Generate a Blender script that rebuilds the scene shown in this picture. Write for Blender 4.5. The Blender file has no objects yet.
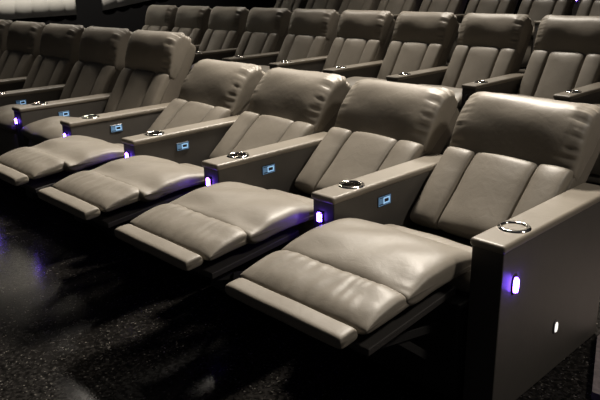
import bpy, bmesh, math, random
from mathutils import Vector, Matrix, noise

random.seed(7)
COL = bpy.context.scene.collection
P, W = 0.6975, 0.118            # seat pitch, armrest width
S2 = (P - W) / 2                # half seat width
HA = 0.62                       # armrest height


# ----------------------------------------------------------------- materials
def new_mat(name):
    m = bpy.data.materials.new(name)
    m.use_nodes = True
    nt = m.node_tree
    b = nt.nodes['Principled BSDF']
    return m, nt, b


def leather(name, c1, c2, rough, bump=0.25, coat=0.0):
    m, nt, b = new_mat(name)
    N, L = nt.nodes, nt.links
    tc = N.new('ShaderNodeTexCoord')
    n1 = N.new('ShaderNodeTexNoise')
    n1.inputs['Scale'].default_value = 9
    n1.inputs['Detail'].default_value = 4
    L.new(tc.outputs['Object'], n1.inputs['Vector'])
    r = N.new('ShaderNodeValToRGB')
    r.color_ramp.elements[0].position = 0.3
    r.color_ramp.elements[0].color = (*c1, 1)
    r.color_ramp.elements[1].position = 0.7
    r.color_ramp.elements[1].color = (*c2, 1)
    L.new(n1.outputs['Fac'], r.inputs['Fac'])
    L.new(r.outputs['Color'], b.inputs['Base Color'])
    v = N.new('ShaderNodeTexVoronoi')
    v.inputs['Scale'].default_value = 260
    L.new(tc.outputs['Object'], v.inputs['Vector'])
    n2 = N.new('ShaderNodeTexNoise')
    n2.inputs['Scale'].default_value = 26
    n2.inputs['Detail'].default_value = 5
    n2.inputs['Distortion'].default_value = 0.6
    L.new(tc.outputs['Object'], n2.inputs['Vector'])
    b1 = N.new('ShaderNodeBump')
    b1.inputs['Strength'].default_value = bump
    b1.inputs['Distance'].default_value = 0.006
    L.new(n2.outputs['Fac'], b1.inputs['Height'])
    b2 = N.new('ShaderNodeBump')
    b2.inputs['Strength'].default_value = 0.12
    b2.inputs['Distance'].default_value = 0.001
    L.new(v.outputs['Distance'], b2.inputs['Height'])
    L.new(b1.outputs['Normal'], b2.inputs['Normal'])
    L.new(b2.outputs['Normal'], b.inputs['Normal'])
    b.inputs['Roughness'].default_value = rough
    b.inputs['Specular IOR Level'].default_value = 0.42
    return m


def plain(name, c, rough=0.5, metal=0.0):
    m, nt, b = new_mat(name)
    b.inputs['Base Color'].default_value = (*c, 1)
    b.inputs['Roughness'].default_value = rough
    b.inputs['Metallic'].default_value = metal
    return m


def speckle(name, base, fleck, rough, scale, amount, bump=0.2, var=0.5, fine=55):
    """dark floor with pale flecks and broad worn patches"""
    m, nt, b = new_mat(name)
    N, L = nt.nodes, nt.links
    tc = N.new('ShaderNodeTexCoord')
    dn = N.new('ShaderNodeTexNoise')
    dn.inputs['Scale'].default_value = scale * 0.6
    dn.inputs['Detail'].default_value = 3
    L.new(tc.outputs['Object'], dn.inputs['Vector'])
    mixv = N.new('ShaderNodeMix')
    mixv.data_type = 'VECTOR'
    mixv.inputs['Factor'].default_value = 0.04
    L.new(tc.outputs['Object'], mixv.inputs['A'])
    L.new(dn.outputs['Color'], mixv.inputs['B'])
    v = N.new('ShaderNodeTexVoronoi')
    v.inputs['Scale'].default_value = scale
    L.new(mixv.outputs['Result'], v.inputs['Vector'])
    r = N.new('ShaderNodeValToRGB')
    r.color_ramp.elements[0].position = 0.14
    r.color_ramp.elements[0].color = (1, 1, 1, 1)
    r.color_ramp.elements[1].position = 0.27
    r.color_ramp.elements[1].color = (0, 0, 0, 1)
    L.new(v.outputs['Distance'], r.inputs['Fac'])
    n1 = N.new('ShaderNodeTexNoise')
    n1.inputs['Scale'].default_value = scale * 0.35
    n1.inputs['Detail'].default_value = 6
    n1.inputs['Roughness'].default_value = 0.7
    L.new(tc.outputs['Object'], n1.inputs['Vector'])
    r2 = N.new('ShaderNodeValToRGB')
    r2.color_ramp.elements[0].position = 0.46
    r2.color_ramp.elements[0].color = (0, 0, 0, 1)
    r2.color_ramp.elements[1].position = 0.60
    r2.color_ramp.elements[1].color = (amount, amount, amount, 1)
    L.new(n1.outputs['Fac'], r2.inputs['Fac'])
    mul = N.new('ShaderNodeMath')
    mul.operation = 'MULTIPLY'
    L.new(r.outputs['Color'], mul.inputs[0])
    L.new(r2.outputs['Color'], mul.inputs[1])
    n3 = N.new('ShaderNodeTexNoise')
    n3.inputs['Scale'].default_value = fine
    n3.inputs['Detail'].default_value = 6
    L.new(tc.outputs['Object'], n3.inputs['Vector'])
    r3 = N.new('ShaderNodeValToRGB')
    r3.color_ramp.elements[0].position = 0.35
    r3.color_ramp.elements[0].color = (*[c * (1 - var) for c in base], 1)
    r3.color_ramp.elements[1].position = 0.68
    r3.color_ramp.elements[1].color = (*[c * (1 + var) for c in base], 1)
    L.new(n3.outputs['Fac'], r3.inputs['Fac'])
    mix = N.new('ShaderNodeMix')
    mix.data_type = 'RGBA'
    L.new(mul.outputs[0], mix.inputs['Factor'])
    L.new(r3.outputs['Color'], mix.inputs['A'])
    mix.inputs['B'].default_value = (*fleck, 1)
    L.new(mix.outputs['Result'], b.inputs['Base Color'])
    rr = N.new('ShaderNodeMapRange')
    rr.inputs['To Min'].default_value = rough - 0.08
    rr.inputs['To Max'].default_value = rough + 0.12
    L.new(n3.outputs['Fac'], rr.inputs['Value'])
    L.new(rr.outputs['Result'], b.inputs['Roughness'])
    bp = N.new('ShaderNodeBump')
    bp.inputs['Strength'].default_value = bump
    bp.inputs['Distance'].default_value = 0.004
    L.new(n3.outputs['Fac'], bp.inputs['Height'])
    L.new(bp.outputs['Normal'], b.inputs['Normal'])
    return m


def glow(name, c, strength):
    m, nt, b = new_mat(name)
    b.inputs['Base Color'].default_value = (*c, 1)
    b.inputs['Emission Color'].default_value = (*c, 1)
    b.inputs['Emission Strength'].default_value = strength
    return m


M_SEAT = leather('taupe_leather', (0.195, 0.172, 0.140), (0.222, 0.197, 0.162), 0.47, 0.2)
M_SHELL = leather('shell_leather', (0.15, 0.13, 0.106), (0.17, 0.15, 0.12), 0.45, 0.15)  # same leather as the seat, toned darker for the shaded sides
M_ARM = leather('arm_side_vinyl', (0.064, 0.058, 0.052), (0.073, 0.066, 0.059), 0.5, 0.06)
M_PAD = leather('arm_pad_leather', (0.185, 0.162, 0.130), (0.21, 0.185, 0.15), 0.4, 0.08)
M_BASE = plain('black_base', (0.008, 0.0075, 0.0075), 0.7)
M_BOARD = plain('dark_footrest_board', (0.03, 0.027, 0.025), 0.6)
M_CHROME = plain('polished_steel', (0.78, 0.74, 0.68), 0.12, 1.0)
M_PLATE = plain('black_plastic', (0.01, 0.011, 0.013), 0.3)
M_RIM = plain('grey_plastic', (0.06, 0.06, 0.065), 0.35)
M_BLUE = glow('blue_backlight', (0.36, 0.62, 0.95), 0.6)
M_BLUEDIM = glow('dim_blue_backlight', (0.16, 0.32, 0.55), 0.16)
M_VIOLET = glow('violet_led', (0.19, 0.075, 1.0), 60.0)
M_FLOOR = speckle('black_speckled_floor', (0.0125, 0.0115, 0.0105), (0.20, 0.185, 0.165), 0.15, 62, 1.0, 0.015, 0.75)
M_FLOOR.node_tree.nodes['Principled BSDF'].inputs['Specular IOR Level'].default_value = 0.12
M_TIER = plain('dark_carpet', (0.012, 0.011, 0.011), 0.9)
M_STEP = speckle('pale_grey_carpet', (0.20, 0.17, 0.165), (0.30, 0.265, 0.255), 0.9, 60, 0.6, 0.3, 0.25)
M_WALL = plain('black_wall_paint', (0.006, 0.006, 0.0065), 0.8)
M_WALL.node_tree.nodes['Principled BSDF'].inputs['Specular IOR Level'].default_value = 0.1
M_CUP = plain('shaded_cup_steel', (0.26, 0.24, 0.22), 0.22, 1.0)  # inner cup wall: same steel, darkness of the recess put into its colour
M_FABRIC = plain('white_pleated_fabric', (0.78, 0.77, 0.72), 0.9)


# ------------------------------------------------------------------ helpers
def link(name, bm, mats, parent=None, smooth=True):
    me = bpy.data.meshes.new(name)
    bmesh.ops.recalc_face_normals(bm, faces=bm.faces)
    bm.to_mesh(me)
    bm.free()
    for m in (mats if isinstance(mats, (list, tuple)) else [mats]):
        me.materials.append(m)
    if smooth:
        for p in me.polygons:
            p.use_smooth = True
    o = bpy.data.objects.new(name, me)
    COL.objects.link(o)
    if parent:
        o.parent = parent
    return o


def empty(name, loc=(0, 0, 0)):
    o = bpy.data.objects.new(name, None)
    o.empty_display_size = 0.2
    COL.objects.link(o)
    o.location = loc
    return o


def add_box(bm, x0, x1, y0, y1, z0, z1, bev=0.0, seg=2, mat=0):
    r = bmesh.ops.create_cube(bm, size=1)
    vs = r['verts']
    for v in vs:
        v.co = Vector(((x0 + x1) / 2 + v.co.x * (x1 - x0), (y0 + y1) / 2 + v.co.y * (y1 - y0), (z0 + z1) / 2 + v.co.z * (z1 - z0)))
    fs = list({f for v in vs for f in v.link_faces})
    for f in fs:
        f.material_index = mat
    if bev:
        es = list({e for v in vs for e in v.link_edges})
        bmesh.ops.bevel(bm, geom=es, offset=bev, segments=seg, affect='EDGES', profile=0.5)
    return fs


def flat_obj(name, boxes, mat, parent=None, bev=0.0, seg=2):
    bm = bmesh.new()
    for b in boxes:
        add_box(bm, *b, bev=bev, seg=seg)
    return link(name, bm, mat, parent, smooth=False)


def catmull(pts, n):
    """closed Catmull-Rom through pts, n samples per span"""
    out = []
    k = len(pts)
    for i in range(k):
        p0, p1, p2, p3 = (Vector(pts[(i + j - 1) % k]) for j in range(4))
        for q in range(n):
            t = q / n
            out.append(0.5 * ((2 * p1) + (p2 - p0) * t + (2 * p0 - 5 * p1 + 4 * p2 - p3) * t * t + (3 * p1 - p0 - 3 * p2 + p3) * t ** 3))
    return out


def superell(sc, nc, hs, hn, e, n=48):
    out = []
    for i in range(n):
        a = 2 * math.pi * i / n
        c, s = math.cos(a), math.sin(a)
        out.append(Vector((sc + hs * math.copysign(abs(c) ** (2 / e), c), nc + hn * math.copysign(abs(s) ** (2 / e), s))))
    return out


def sstep(a, b, x):
    t = max(0.0, min(1.0, (x - a) / (b - a)))
    return t * t * (3 - 2 * t)


def loft(bm, section, x0, x1, frame, stations, ripple=0.0, rfreq=14, wave=0.0, seed=0, crumple=0.0):
    """closed section (a, n) swept from x0 to x1; stations = (u, scale_a, scale_n); frame maps (a, n) to (y, z)"""
    org, ax, nx = frame
    k = len(section)
    ca = sum(p.x for p in section) / k
    cn = sum(p.y for p in section) / k
    rings = []
    xc, hw = (x0 + x1) / 2, (x1 - x0) / 2
    full = [(-u, a, b) for u, a, b in reversed(stations) if u > 0] + list(stations)
    rnd = random.Random(seed)
    ph = [rnd.uniform(0, 6.28) for _ in range(4)]
    for u, ga, gn in full:
        ring = []
        au = abs(u)
        edge = sstep(0.70, 0.88, au) * (1 - sstep(0.93, 0.99, au))
        for j, p in enumerate(section):
            da, dn = (p.x - ca) * ga, (p.y - cn) * gn
            t = 2 * math.pi * j / k
            side = 0 if u < 0 else 1
            rp = 1.0
            if ripple and au > 0.5:
                q = Vector((math.cos(t) * rfreq / 6.5, math.sin(t) * rfreq / 6.5, side * 9.7 + seed))
                st = 0.66 + 0.15 * noise.noise(q * 0.8 + Vector((3, 1, 2)))
                e2 = sstep(st, 0.90, au) * (1 - 0.75 * sstep(0.93, 0.99, au))
                fold = noise.noise(q) * 1.5
                rp = 1 + ripple * e2 * (0.45 if u < 0 else 1.0) * (0.5 - 2.2 * min(0.7, abs(fold)))
            a, n = ca + da * rp, cn + dn * rp
            x = xc + hw * u
            if wave or crumple:
                q = Vector((x * 7 + seed * 3.1, a * 9, n * 9))
                n += wave * (noise.noise(q))
                if crumple:
                    # narrow folds running front to back
                    q2 = Vector((x * 34 + seed * 2.0 + 0.5 * noise.noise(Vector((x * 8, a * 10, seed))), a * 7, 0.3))
                    n += crumple * noise.noise(q2)
            y = org[0] + ax[0] * a + nx[0] * n
            z = org[1] + ax[1] * a + nx[1] * n
            ring.append(bm.verts.new((x, y, z)))
        rings.append(ring)
    for r1, r2 in zip(rings, rings[1:]):
        for j in range(k):
            bm.faces.new((r1[j], r1[(j + 1) % k], r2[(j + 1) % k], r2[j]))
    for r in (rings[0], rings[-1]):
        c = Vector((0, 0, 0))
        for v in r:
            c += v.co
        cv = bm.verts.new(c / k)
        for j in range(k):
            bm.faces.new((r[j], r[(j + 1) % k], cv))


YZ = ((0, 0), (1, 0), (0, 1))
dense = [i / 40 for i in range(41)]


def stn(fa, fn):
    us = sorted(set(dense + [0.985, 0.993, 1.0]))
    return [(u, fa(u), fn(u)) for u in us]


def rnd_end(u, p, floor_):
    return floor_ + (1 - floor_) * max(0.0, 1 - u ** p) ** (1 / 2.2)


ST_PILLOW = stn(lambda u: 1 - 0.045 * u ** 10, lambda u: (1 - 0.10 * u ** 2.5) * rnd_end(u, 9, 0.30))
ST_PANEL = stn(lambda u: 1.0 - 0.01 * u ** 8, lambda u: (1 - 0.24 * u * u) * rnd_end(u, 12, 0.05))
ST_BAR = stn(lambda u: 1 - 0.05 * u ** 30, lambda u: rnd_end(u, 30, 0.5))
ST_HEAD = stn(lambda u: (1 + 0.012 * (1 - u * u)) * rnd_end(u, 24, 0.82),
              lambda u: (1 + 0.02 * (1 - u * u)) * (1 - 0.05 * sstep(0.74, 0.86, u)) * rnd_end(u, 9, 0.42))
ST_SHELL = stn(lambda u: rnd_end(u, 60, 0.92), lambda u: rnd_end(u, 60, 0.75))


# ------------------------------------------------------------- chair pieces
def make_backrest(root, hinge, ang, lift, tall):
    a = (math.cos(ang), math.sin(ang))
    n = (-math.sin(ang), math.cos(ang))
    fr = (hinge, a, n)
    bm = bmesh.new()
    top = 0.40 + 0.268 * tall + lift
    loft(bm, superell((0.04 + top) / 2, -0.092, (top - 0.04) / 2, 0.060, 4.5, 56), -0.284, 0.284, fr, ST_SHELL)
    shell = link('backrest', bm, M_SHELL, root)
    # three upholstered channels
    for i, (x0, x1) in enumerate(((-0.280, -0.142), (-0.142, 0.142), (0.142, 0.280))):
        bm = bmesh.new()
        s0, s1 = (0.015 if lift < 0 else -0.015), 0.430 + lift
        sec = superell((s0 + s1) / 2, -0.030, (s1 - s0) / 2, 0.055, 5, 60)
        loft(bm, sec, x0, x1, fr, ST_PANEL, wave=0.006, seed=i + 3)
        link('backrest_panel', bm, M_SEAT, shell)
    # padded head roll with gathered ends
    bm = bmesh.new()
    sec = catmull([(0.40 + (q - 0.40) * tall + lift, n_) for q, n_ in [(0.400, -0.045), (0.408, -0.018), (0.445, 0.008), (0.51, 0.046), (0.58, 0.070), (0.640, 0.066), (0.682, 0.026),
                   (0.692, -0.04), (0.672, -0.10), (0.60, -0.125), (0.50, -0.12), (0.42, -0.105), (0.398, -0.08)]], 8)
    loft(bm, sec, -0.287, 0.287, fr, ST_HEAD, ripple=0.125, rfreq=42, wave=0.006, seed=11)
    link('headrest', bm, M_SEAT, root)


def make_arm(root, x0, light='front', switch=True):
    x1 = x0 + W
    bm = bmesh.new()
    add_box(bm, x0 + 0.004, x1 - 0.004, 0.006, 0.81, 0.0, 0.598, bev=0.004)
    arm = link('armrest', bm, M_ARM, root, smooth=False)
    # pad with a real hole for the cup
    bm = bmesh.new()
    add_box(bm, x0 - 0.002, x1 + 0.002, -0.003, 0.80, 0.594, HA + 0.002, bev=0.011, seg=4)
    pad = link('arm_pad', bm, M_PAD, arm, smooth=False)
    cx, cy, rad = x0 + W / 2 - 0.003, 0.168, 0.038
    bm = bmesh.new()
    bmesh.ops.create_cone(bm, cap_ends=True, segments=48, radius1=rad, radius2=rad, depth=0.12, matrix=Matrix.Translation((cx, cy, HA)))
    cut = link('cut', bm, M_PAD)
    for tgt in (pad, arm):
        md = tgt.modifiers.new('hole', 'BOOLEAN')
        md.operation = 'DIFFERENCE'
        md.solver = 'EXACT'
        md.object = cut
    bpy.context.view_layer.update()
    dg = bpy.context.evaluated_depsgraph_get()
    for tgt in (pad, arm):
        me = bpy.data.meshes.new_from_object(tgt.evaluated_get(dg))
        tgt.modifiers.clear()
        tgt.data = me
    bpy.data.objects.remove(cut)
    # steel cup: lip, wall and bottom as one lathe, inside darkened in colour
    prof = [(0.0, HA - 0.055), (rad - 0.004, HA - 0.055), (rad - 0.001, HA - 0.050), (rad - 0.001, HA + 0.001), (rad, HA + 0.0055),
            (rad + 0.004, HA + 0.0085), (rad + 0.013, HA + 0.007), (rad + 0.016, HA + 0.0018)]
    bm = bmesh.new()
    seg = 48
    rows = []
    for r, z in prof:
        if r == 0:
            rows.append([bm.verts.new((cx, cy, z))])
        else:
            rows.append([bm.verts.new((cx + r * math.cos(2 * math.pi * i / seg), cy + r * math.sin(2 * math.pi * i / seg), z)) for i in range(seg)])
    for q, (ra, rb) in enumerate(zip(rows, rows[1:])):
        for i in range(seg):
            j = (i + 1) % seg
            if len(ra) == 1:
                bm.faces.new((ra[0], rb[i], rb[j])).material_index = 1
            else:
                bm.faces.new((ra[i], ra[j], rb[j], rb[i])).material_index = 1 if q < 1 else (2 if q < 3 else 0)
    cup = link('cup_holder', bm, [M_CHROME, M_PLATE, M_CUP], arm)
    cup['label'] = 'polished steel cup holder'
    if switch:      # lit control plate on the face towards the seat
        bm = bmesh.new()
        xf = x1 - 0.004
        yc, zc = 0.300, 0.540
        add_box(bm, xf, xf + 0.003, yc - 0.041, yc + 0.041, zc - 0.022, zc + 0.022, bev=0.001, seg=1, mat=0)

        def frame(y0, y1, z0, z1, t, mat):
            for bx in ((y0, y1, z1 - t, z1), (y0, y1, z0, z0 + t), (y0, y0 + t, z0 + t, z1 - t), (y1 - t, y1, z0 + t, z1 - t)):
                add_box(bm, xf + 0.003, xf + 0.005, *bx, mat=mat)
        frame(yc - 0.038, yc + 0.038, zc - 0.019, zc + 0.019, 0.003, 2)
        add_box(bm, xf + 0.003, xf + 0.005, yc - 0.034, yc - 0.012, zc - 0.011, zc + 0.012, mat=2)
        frame(yc - 0.008, yc + 0.032, zc - 0.013, zc + 0.013, 0.0055, 1)
        sw = link('switch_plate', bm, [M_PLATE, M_BLUE, M_BLUEDIM], arm, smooth=False)
        sw['label'] = 'switch plate glowing pale blue'
    bm = bmesh.new()
    if light != 'side':
        xl = x0 + 0.044
        add_box(bm, xl - 0.015, xl + 0.015, 0.001, 0.008, 0.507, 0.553, bev=0.002, mat=0)
        add_box(bm, xl - 0.011, xl + 0.011, -0.006, 0.003, 0.511, 0.549, bev=0.003, mat=1)
    else:
        xf = x1 - 0.004
        pill(bm, xf, 0.085, 0.468, 0.016, 0.034, 0.004, 0)
        pill(bm, xf + 0.002, 0.085, 0.468, 0.010, 0.026, 0.012, 1)
    li = link('aisle_light', bm, [M_PLATE, M_RIM if light == 'unlit' else M_VIOLET], arm)
    if light != 'unlit':
        li['label'] = 'small glowing violet light'
    if light == 'side':
        bm = bmesh.new()
        xf = x1 - 0.004
        pill(bm, xf, 0.419, 0.186, 0.016, 0.026, 0.004, 0)
        pill(bm, xf + 0.002, 0.422, 0.184, 0.011, 0.020, 0.004, 1)
        so = link('socket', bm, [M_RIM, M_SOCKET_GLOW], arm)
        so['label'] = 'small pale oval socket'
    return arm


M_SOCKET_GLOW = glow('socket_white_glow', (1.0, 0.97, 0.9), 1.1)  # emission put on the socket's pale oval to make it bright


def pill(bm, x, y, z, hy, hz, th, mat):
    """rounded upright button standing th proud of the plane x"""
    n = 28
    rings = []
    for k, (sx, sc) in enumerate(((0.0, 1.0), (0.6, 1.0), (0.9, 0.9), (1.0, 0.7))):
        ring = []
        for i in range(n):
            a = 2 * math.pi * i / n
            c, s = math.cos(a), math.sin(a)
            ring.append(bm.verts.new((x + th * sx, y + hy * sc * math.copysign(abs(c) ** 0.75, c), z + hz * sc * math.copysign(abs(s) ** 0.75, s))))
        rings.append(ring)
    for r1, r2 in zip(rings, rings[1:]):
        for i in range(n):
            bm.faces.new((r1[i], r1[(i + 1) % n], r2[(i + 1) % n], r2[i])).material_index = mat
    bm.faces.new(rings[-1]).material_index = mat
    bm.faces.new(list(reversed(rings[0]))).material_index = mat


def make_seat(root, reclined, up=0.0, nar=0.0):
    if reclined:
        dy, dz = 0.0, 0.0
    else:
        dy, dz = 0.27, -0.015
    # front dome of the seat
    pts = [(-0.292, 0.470), (-0.287, 0.507), (-0.24, 0.540), (-0.15, 0.563), (-0.04, 0.565), (0.06, 0.545), (0.115, 0.515),
           (0.125, 0.485), (0.10, 0.468), (0.0, 0.460), (-0.15, 0.448), (-0.255, 0.442)]
    bm = bmesh.new()
    loft(bm, catmull([(y + dy, z + dz + (up if z < 0.52 and y < 0.05 else 0)) for y, z in pts], 6), -S2 + 0.012, S2 - 0.016 - nar * 0.4, YZ, ST_PILLOW, ripple=0.012, rfreq=24, wave=0.008, seed=2)
    link('seat_cushion', bm, M_SEAT, root)
    # flatter rear of the seat
    y0, y1 = (0.05, 0.30) if reclined else (0.34, 0.50)
    bm = bmesh.new()
    loft(bm, superell((y0 + y1) / 2, 0.425 + dz, (y1 - y0) / 2, 0.045, 4, 44), -S2 + 0.008, S2 - 0.008, YZ, ST_PILLOW, wave=0.004, seed=5)
    link('seat_rear_cushion', bm, M_SEAT, root)
    # box base under the seat
    yb0, yb1 = (-0.02, 0.74) if reclined else (0.10, 0.74)
    flat_obj('seat_base', [(-S2 + 0.012, S2 - 0.012, yb0, yb1, 0.03, 0.385 + dz)], M_BASE, root, bev=0.01)
    if reclined:
        ang = math.radians(5.5)
        fr = ((-0.275 + up * 0.5, 0.487 + up), (-math.cos(ang), -math.sin(ang)), (-math.sin(ang), math.cos(ang)))
        # a runs outwards along the leg rest, n upwards
        bm = bmesh.new()
        sec = catmull([(-0.01, -0.03), (0.0, 0.015), (0.04, 0.036), (0.10, 0.032), (0.155, 0.020), (0.192, 0.000), (0.199, -0.020), (0.18, -0.035), (0.10, -0.037), (0.02, -0.038)], 6)
        loft(bm, sec, -S2 + 0.010, S2 - 0.014 - nar, fr, ST_PILLOW, ripple=0.02, rfreq=10, wave=0.005, seed=9, crumple=0.0042)
        calf = link('leg_rest', bm, M_SEAT, root)
        bm = bmesh.new()
        add_box(bm, -S2 + 0.016, S2 - 0.018 - nar, -0.450, -0.02, 0.395, 0.418, bev=0.003)
        for v in bm.verts:
            v.co.z += (v.co.y + 0.25) * 0.10 + up
        b = link('footrest_board', bm, M_BOARD, calf, smooth=False)
        b['label'] = 'dark board under the leg rest'
        bm = bmesh.new()
        loft(bm, superell(0.245, -0.014, 0.036, 0.023, 4.5, 40), -S2 + 0.034, S2 - 0.034 - nar, fr, ST_BAR, wave=0.002, seed=4)
        link('footrest_flap', bm, M_SEAT, root)
        # folding steel links of the mechanism, under the leg rest
        for sx in (-1, 1):
            bm = bmesh.new()
            for dx, ya, za, yb, zb in ((0, -0.03, 0.16, -0.28, 0.360), (0.007, -0.03, 0.30, -0.34, 0.360), (-0.007, -0.24, 0.335, -0.40, 0.375)):
                d = Vector((0, yb - ya, zb - za))
                mt = Matrix.Translation((sx * 0.21 + dx, (ya + yb) / 2, (za + zb) / 2)) @ Matrix.Rotation(math.atan2(d.z, d.y), 4, 'X')
                bmesh.ops.create_cube(bm, size=1, matrix=mt @ Matrix.Diagonal((0.008, d.length, 0.026, 1)))
            link('footrest_mechanism', bm, M_BASE, root, smooth=False)
    else:
        bm = bmesh.new()
        loft(bm, catmull([(-0.03, 0.43), (-0.005, 0.455), (0.05, 0.44), (0.075, 0.36), (0.075, 0.20), (0.05, 0.135), (0.0, 0.125), (-0.03, 0.16), (-0.042, 0.28)][::-1], 6),
             -S2 + 0.012, S2 - 0.012, ((0.045, 0), (1, 0), (0, 1)), ST_PILLOW, wave=0.004, seed=9)
        calf = link('leg_rest', bm, M_SEAT, root)
        bm = bmesh.new()
        loft(bm, superell(0.07, 0.095, 0.045, 0.022, 4.5, 40), -S2 + 0.014, S2 - 0.014, YZ, ST_BAR, seed=4)
        link('footrest_flap', bm, M_SEAT, root)


def make_chair(reclined, ang=43.5, up=0.0, nar=0.0, tall=1.1, light='front', switch=True):
    root = empty('cinema_recliner')
    root['category'] = 'recliner'
    if reclined:
        make_backrest(root, (0.432, 0.425), math.radians(ang), -0.042, tall)
    else:
        make_backrest(root, (0.535, 0.415), math.radians(58), 0.035, 1.10)
    make_seat(root, reclined, up, nar)
    make_arm(root, -S2 - W, light, switch)
    return root


def copy_tree(o, parent=None):
    c = o.copy()
    COL.objects.link(c)
    c.parent = parent
    for ch in list(o.children):
        copy_tree(ch, c)
    return c


# ------------------------------------------------------------------- seating
ordinal = ['first', 'second', 'third', 'fourth', 'fifth', 'sixth', 'seventh', 'eighth', 'ninth', 'tenth', 'eleventh', 'twelfth']
PROTO = {'upright': make_chair(False), 'rear': make_chair(False, light='unlit', switch=False)}
used = set()


def place(kind, x, y, z, label, group):
    src = PROTO[kind]
    o = src if kind not in used else copy_tree(src)
    used.add(kind)
    o.location = (x, y, z)
    o['label'] = label
    o['group'] = group
    return o


def light_up(chair):
    for arm in chair.children:
        for ch in arm.children:
            if ch.name.startswith('aisle_light'):
                ch.data = LIT.data
                ch['label'] = LIT['label']


def seat_x(c):
    return -c * P + W + S2


F = 'recliners in the front row'
front_labels = {
    1: 'tipped-back taupe leather recliner with footrest out, at the near end of the front row',
    2: 'tipped-back taupe recliner with footrest out, next to the nearest end seat',
    3: 'tipped-back taupe recliner with footrest out, third from the near end of the front row',
    4: 'tipped-back taupe recliner with footrest out, beside the first upright front-row seat',
    5: 'upright taupe recliner with closed footrest, beside the last tipped-back front-row seat',
    6: 'upright front-row recliner, second past the tipped-back seats',
    7: 'upright front-row recliner, third past the tipped-back seats, below the white wall fabric',
    8: 'upright front-row recliner, fourth past the tipped-back seats, at the left photo edge',
    9: 'upright front-row recliner cut off by the left edge of the photo',
}
TIPPED = {1: (43.5, 0.008, 0.01, 1.10), 2: (40.7, 0.018, 0.03, 1.17), 3: (39.5, 0.026, 0.055, 1.24), 4: (39.0, 0.030, 0.065, 1.27)}
chairs = {}
for c in range(1, 10):
    if c <= 4:
        PROTO[c] = make_chair(True, *TIPPED[c])
    chairs[c] = place(c if c <= 4 else 'upright', seat_x(c), 0, 0, front_labels[c], F)
LIT = [ch for arm in chairs[2].children for ch in arm.children if ch.name.startswith('aisle_light')][0]

# second row, further back on the same floor
R2 = (-1.675, 2.53, 0.012)
for i, c in enumerate(range(8, -2, -1)):
    lab = ('upright taupe recliner in the second row, at its left end by the dark aisle' if i == 0 else
           'upright taupe recliner in the second row, %s from its left end' % ordinal[i])
    if i == 8:
        lab = 'upright taupe recliner in the second row, directly behind the nearest tipped-back seat'
    if i == 9:
        lab = 'second-row recliner cut off by the right photo edge, only its cup-holder armrest showing'
    o = place('rear', R2[0] + seat_x(c), R2[1], R2[2], lab, 'recliners in the second row')
    if c == 5:
        light_up(o)
# third row on the first riser
R3 = (-2.47, 5.08, 0.285)
for i, c in enumerate(range(7, -1, -1)):
    lab = ('taupe recliner in the third row, at its left end' if i == 0 else
           'taupe recliner in the third row, %s from its left end' % ordinal[i])
    place('rear', R3[0] + seat_x(c), R3[1], R3[2], lab, 'recliners in the third row')


# fourth row: only what shows through the gaps of the third
R4 = (-3.25, 7.63, 0.49)
for i, c in enumerate((1, 0)):
    o = place('rear', R4[0] + seat_x(c), R4[1], R4[2],
          ('taupe recliner in the rearmost row, left of the violet light at the top photo edge' if i == 0 else
           'taupe recliner in the rearmost row, right of the violet light at the top photo edge'), 'recliners in the rearmost row')
    if i == 1:
        light_up(o)


# ---------------------------------------------------- end arm of the near seat
make_arm(chairs[1], S2, 'side', False)

# --------------------------------------------------------------------- room
def structure(o):
    o['kind'] = 'structure'
    return o


structure(flat_obj('floor', [(-9.0, 3.5, -5.0, 10.6, -0.1, 0.0)], M_FLOOR))
structure(flat_obj('seating_riser', [(-8.99, 3.49, 2.1, 4.75, 0.0, 0.012)], M_TIER))
structure(flat_obj('seating_riser', [(-8.99, 3.49, 4.75, 10.55, 0.0, 0.285)], M_TIER))
structure(flat_obj('seating_riser', [(-8.99, 3.49, 7.3, 10.55, 0.285, 0.49)], M_TIER))
structure(flat_obj('wall_back', [(-9.2, 3.5, 10.6, 10.8, -0.1, 5.6)], M_WALL))
structure(flat_obj('wall_left', [(-9.2, -9.0, -5.0, 10.6, -0.1, 5.6)], M_WALL))
bm = bmesh.new()
out = [(0.295, 0.355), (0.150, 0.735), (0.150, 1.6), (1.5, 1.6), (1.5, 0.355)]
lo = [bm.verts.new((x, y, 0.0)) for x, y in out]
hi = [bm.verts.new((x, y, 0.03)) for x, y in out]
bm.faces.new(hi)
bm.faces.new(lo[::-1])
for i in range(5):
    bm.faces.new((lo[i], lo[(i + 1) % 5], hi[(i + 1) % 5], hi[i]))
structure(link('aisle_step', bm, M_STEP, smooth=False))


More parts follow.
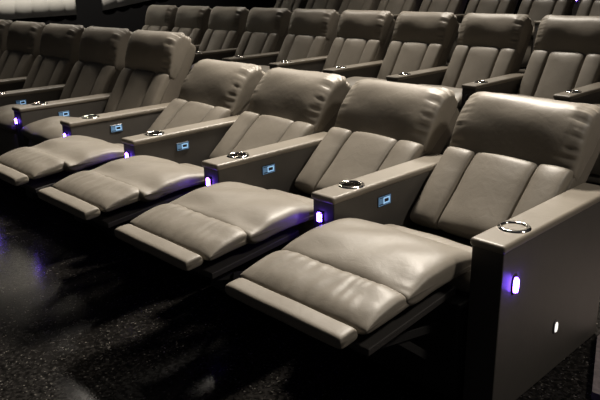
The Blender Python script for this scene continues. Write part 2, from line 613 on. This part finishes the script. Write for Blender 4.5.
def fabric_panel(y0, y1, za, zb, ztop, label):
    """pleated white wall hanging; lower edge runs from za to zb"""
    bm = bmesh.new()
    n = int((y1 - y0) / 0.02)
    cols = []
    for i in range(n + 1):
        y = y0 + (y1 - y0) * i / n
        ph = ((y - y0) / 0.245) % 1.0
        x = -8.99 + 0.012 + 0.03 * math.sin(math.pi * ph) ** 0.45 + 0.004 * noise.noise(Vector((y * 6, 0, 0)))
        zlo = za + (zb - za) * i / n
        col = []
        for j in range(11):
            z = zlo + (ztop - zlo) * j / 10
            col.append(bm.verts.new((x + 0.003 * noise.noise(Vector((y * 5, z * 2, 1))), y, z)))
        back = [bm.verts.new((-8.99, y, zlo)), bm.verts.new((-8.99, y, ztop))]
        cols.append((col, back))
    for (a, ba), (b, bb) in zip(cols, cols[1:]):
        for j in range(10):
            bm.faces.new((a[j], b[j], b[j + 1], a[j + 1]))
        bm.faces.new((ba[0], bb[0], b[0], a[0]))
        bm.faces.new((a[10], b[10], bb[1], ba[1]))
        bm.faces.new((ba[0], ba[1], bb[1], bb[0]))
    for c, b in (cols[0], cols[-1]):
        bm.faces.new([b[0]] + c + [b[1]])
    o = link('wall_fabric', bm, M_FABRIC)
    o['label'] = label
    o['category'] = 'wall hanging'
    o['group'] = 'white pleated hangings on the left wall'
    return o


fabric_panel(0.9, 3.29, 0.885, 0.91, 3.2, 'wide white pleated fabric panel hung on the dark wall, top left corner')
fabric_panel(3.74, 6.2, 0.95, 1.30, 3.6, 'white pleated fabric panel further back, right of the dark gap in the wall')

# -------------------------------------------------------------------- lights
def lamp(x, y, z, e, half, col, aim=None, size=0.25):
    """unseen spotlight, read off the light or added to brighten, pointing straight down or at aim"""
    d = bpy.data.lights.new('unseen_spotlight', 'SPOT')
    d.shadow_soft_size = size
    d.spot_size = math.radians(2 * half)
    d.spot_blend = 0.8
    d.energy = e
    d.color = col
    o = bpy.data.objects.new('unseen_spotlight', d)
    COL.objects.link(o)
    o.location = (x, y, z)
    if aim:
        o.rotation_euler = (Vector(aim) - Vector((x, y, z))).to_track_quat('-Z', 'Y').to_euler()
    return o


WARM = (1.0, 0.915, 0.80)
lamp(-1.6, 2.2, 4.2, 1230, 42, WARM, (-1.0, -0.3, 0.4))
lamp(-4.6, 2.0, 4.2, 210, 38, WARM, (-3.6, -0.2, 0.4))
lamp(-6.9, 1.9, 4.2, 190, 38, WARM, (-5.6, 0.2, 0.4))
lamp(-3.0, 4.0, 4.5, 820, 42, WARM, (-1.6, 3.0, 0.5))
lamp(-6.4, 4.0, 4.5, 300, 42, WARM, (-4.8, 3.0, 0.5))
lamp(-4.4, 6.6, 4.8, 400, 42, WARM, (-3.4, 5.6, 0.8))
lamp(-6.6, 2.8, 4.8, 1100, 40, WARM, (-9.0, 3.2, 2.2))      # added to brighten the white hangings, no known fixture
lamp(2.6, 1.6, 4.1, 330, 30, WARM, (0.4, 0.5, 0.1))         # added to brighten the end arm's side and the aisle edge

w = bpy.data.worlds.new('World')
bpy.context.scene.world = w
w.use_nodes = True
w.node_tree.nodes['Background'].inputs['Color'].default_value = (0.9, 0.92, 1.0, 1)
w.node_tree.nodes['Background'].inputs['Strength'].default_value = 0.02

# -------------------------------------------------------------------- camera
cam = bpy.data.cameras.new('camera')
co = bpy.data.objects.new('camera', cam)
COL.objects.link(co)
yaw, pit, rol, fpx = 0.8038, 0.3186, -0.0218, 680.48
fw = Vector((-math.sin(yaw) * math.cos(pit), math.cos(yaw) * math.cos(pit), -math.sin(pit)))
rt = Vector((math.cos(yaw), math.sin(yaw), 0))
up = rt.cross(fw)
r2 = rt * math.cos(rol) + up * math.sin(rol)
u2 = -rt * math.sin(rol) + up * math.cos(rol)
co.matrix_world = Matrix(((r2.x, u2.x, -fw.x, 1.0519), (r2.y, u2.y, -fw.y, -1.7451), (r2.z, u2.z, -fw.z, 1.405), (0, 0, 0, 1)))
cam.sensor_width = 36
cam.lens = 36 * fpx / 600
cam.clip_start = 0.05
sc = bpy.context.scene
sc.camera = co
sc.view_settings.view_transform = 'Standard'
sc.view_settings.look = 'None'
sc.view_settings.gamma = 1
sc.view_settings.use_curve_mapping = False
sc.view_settings.exposure = 0.0
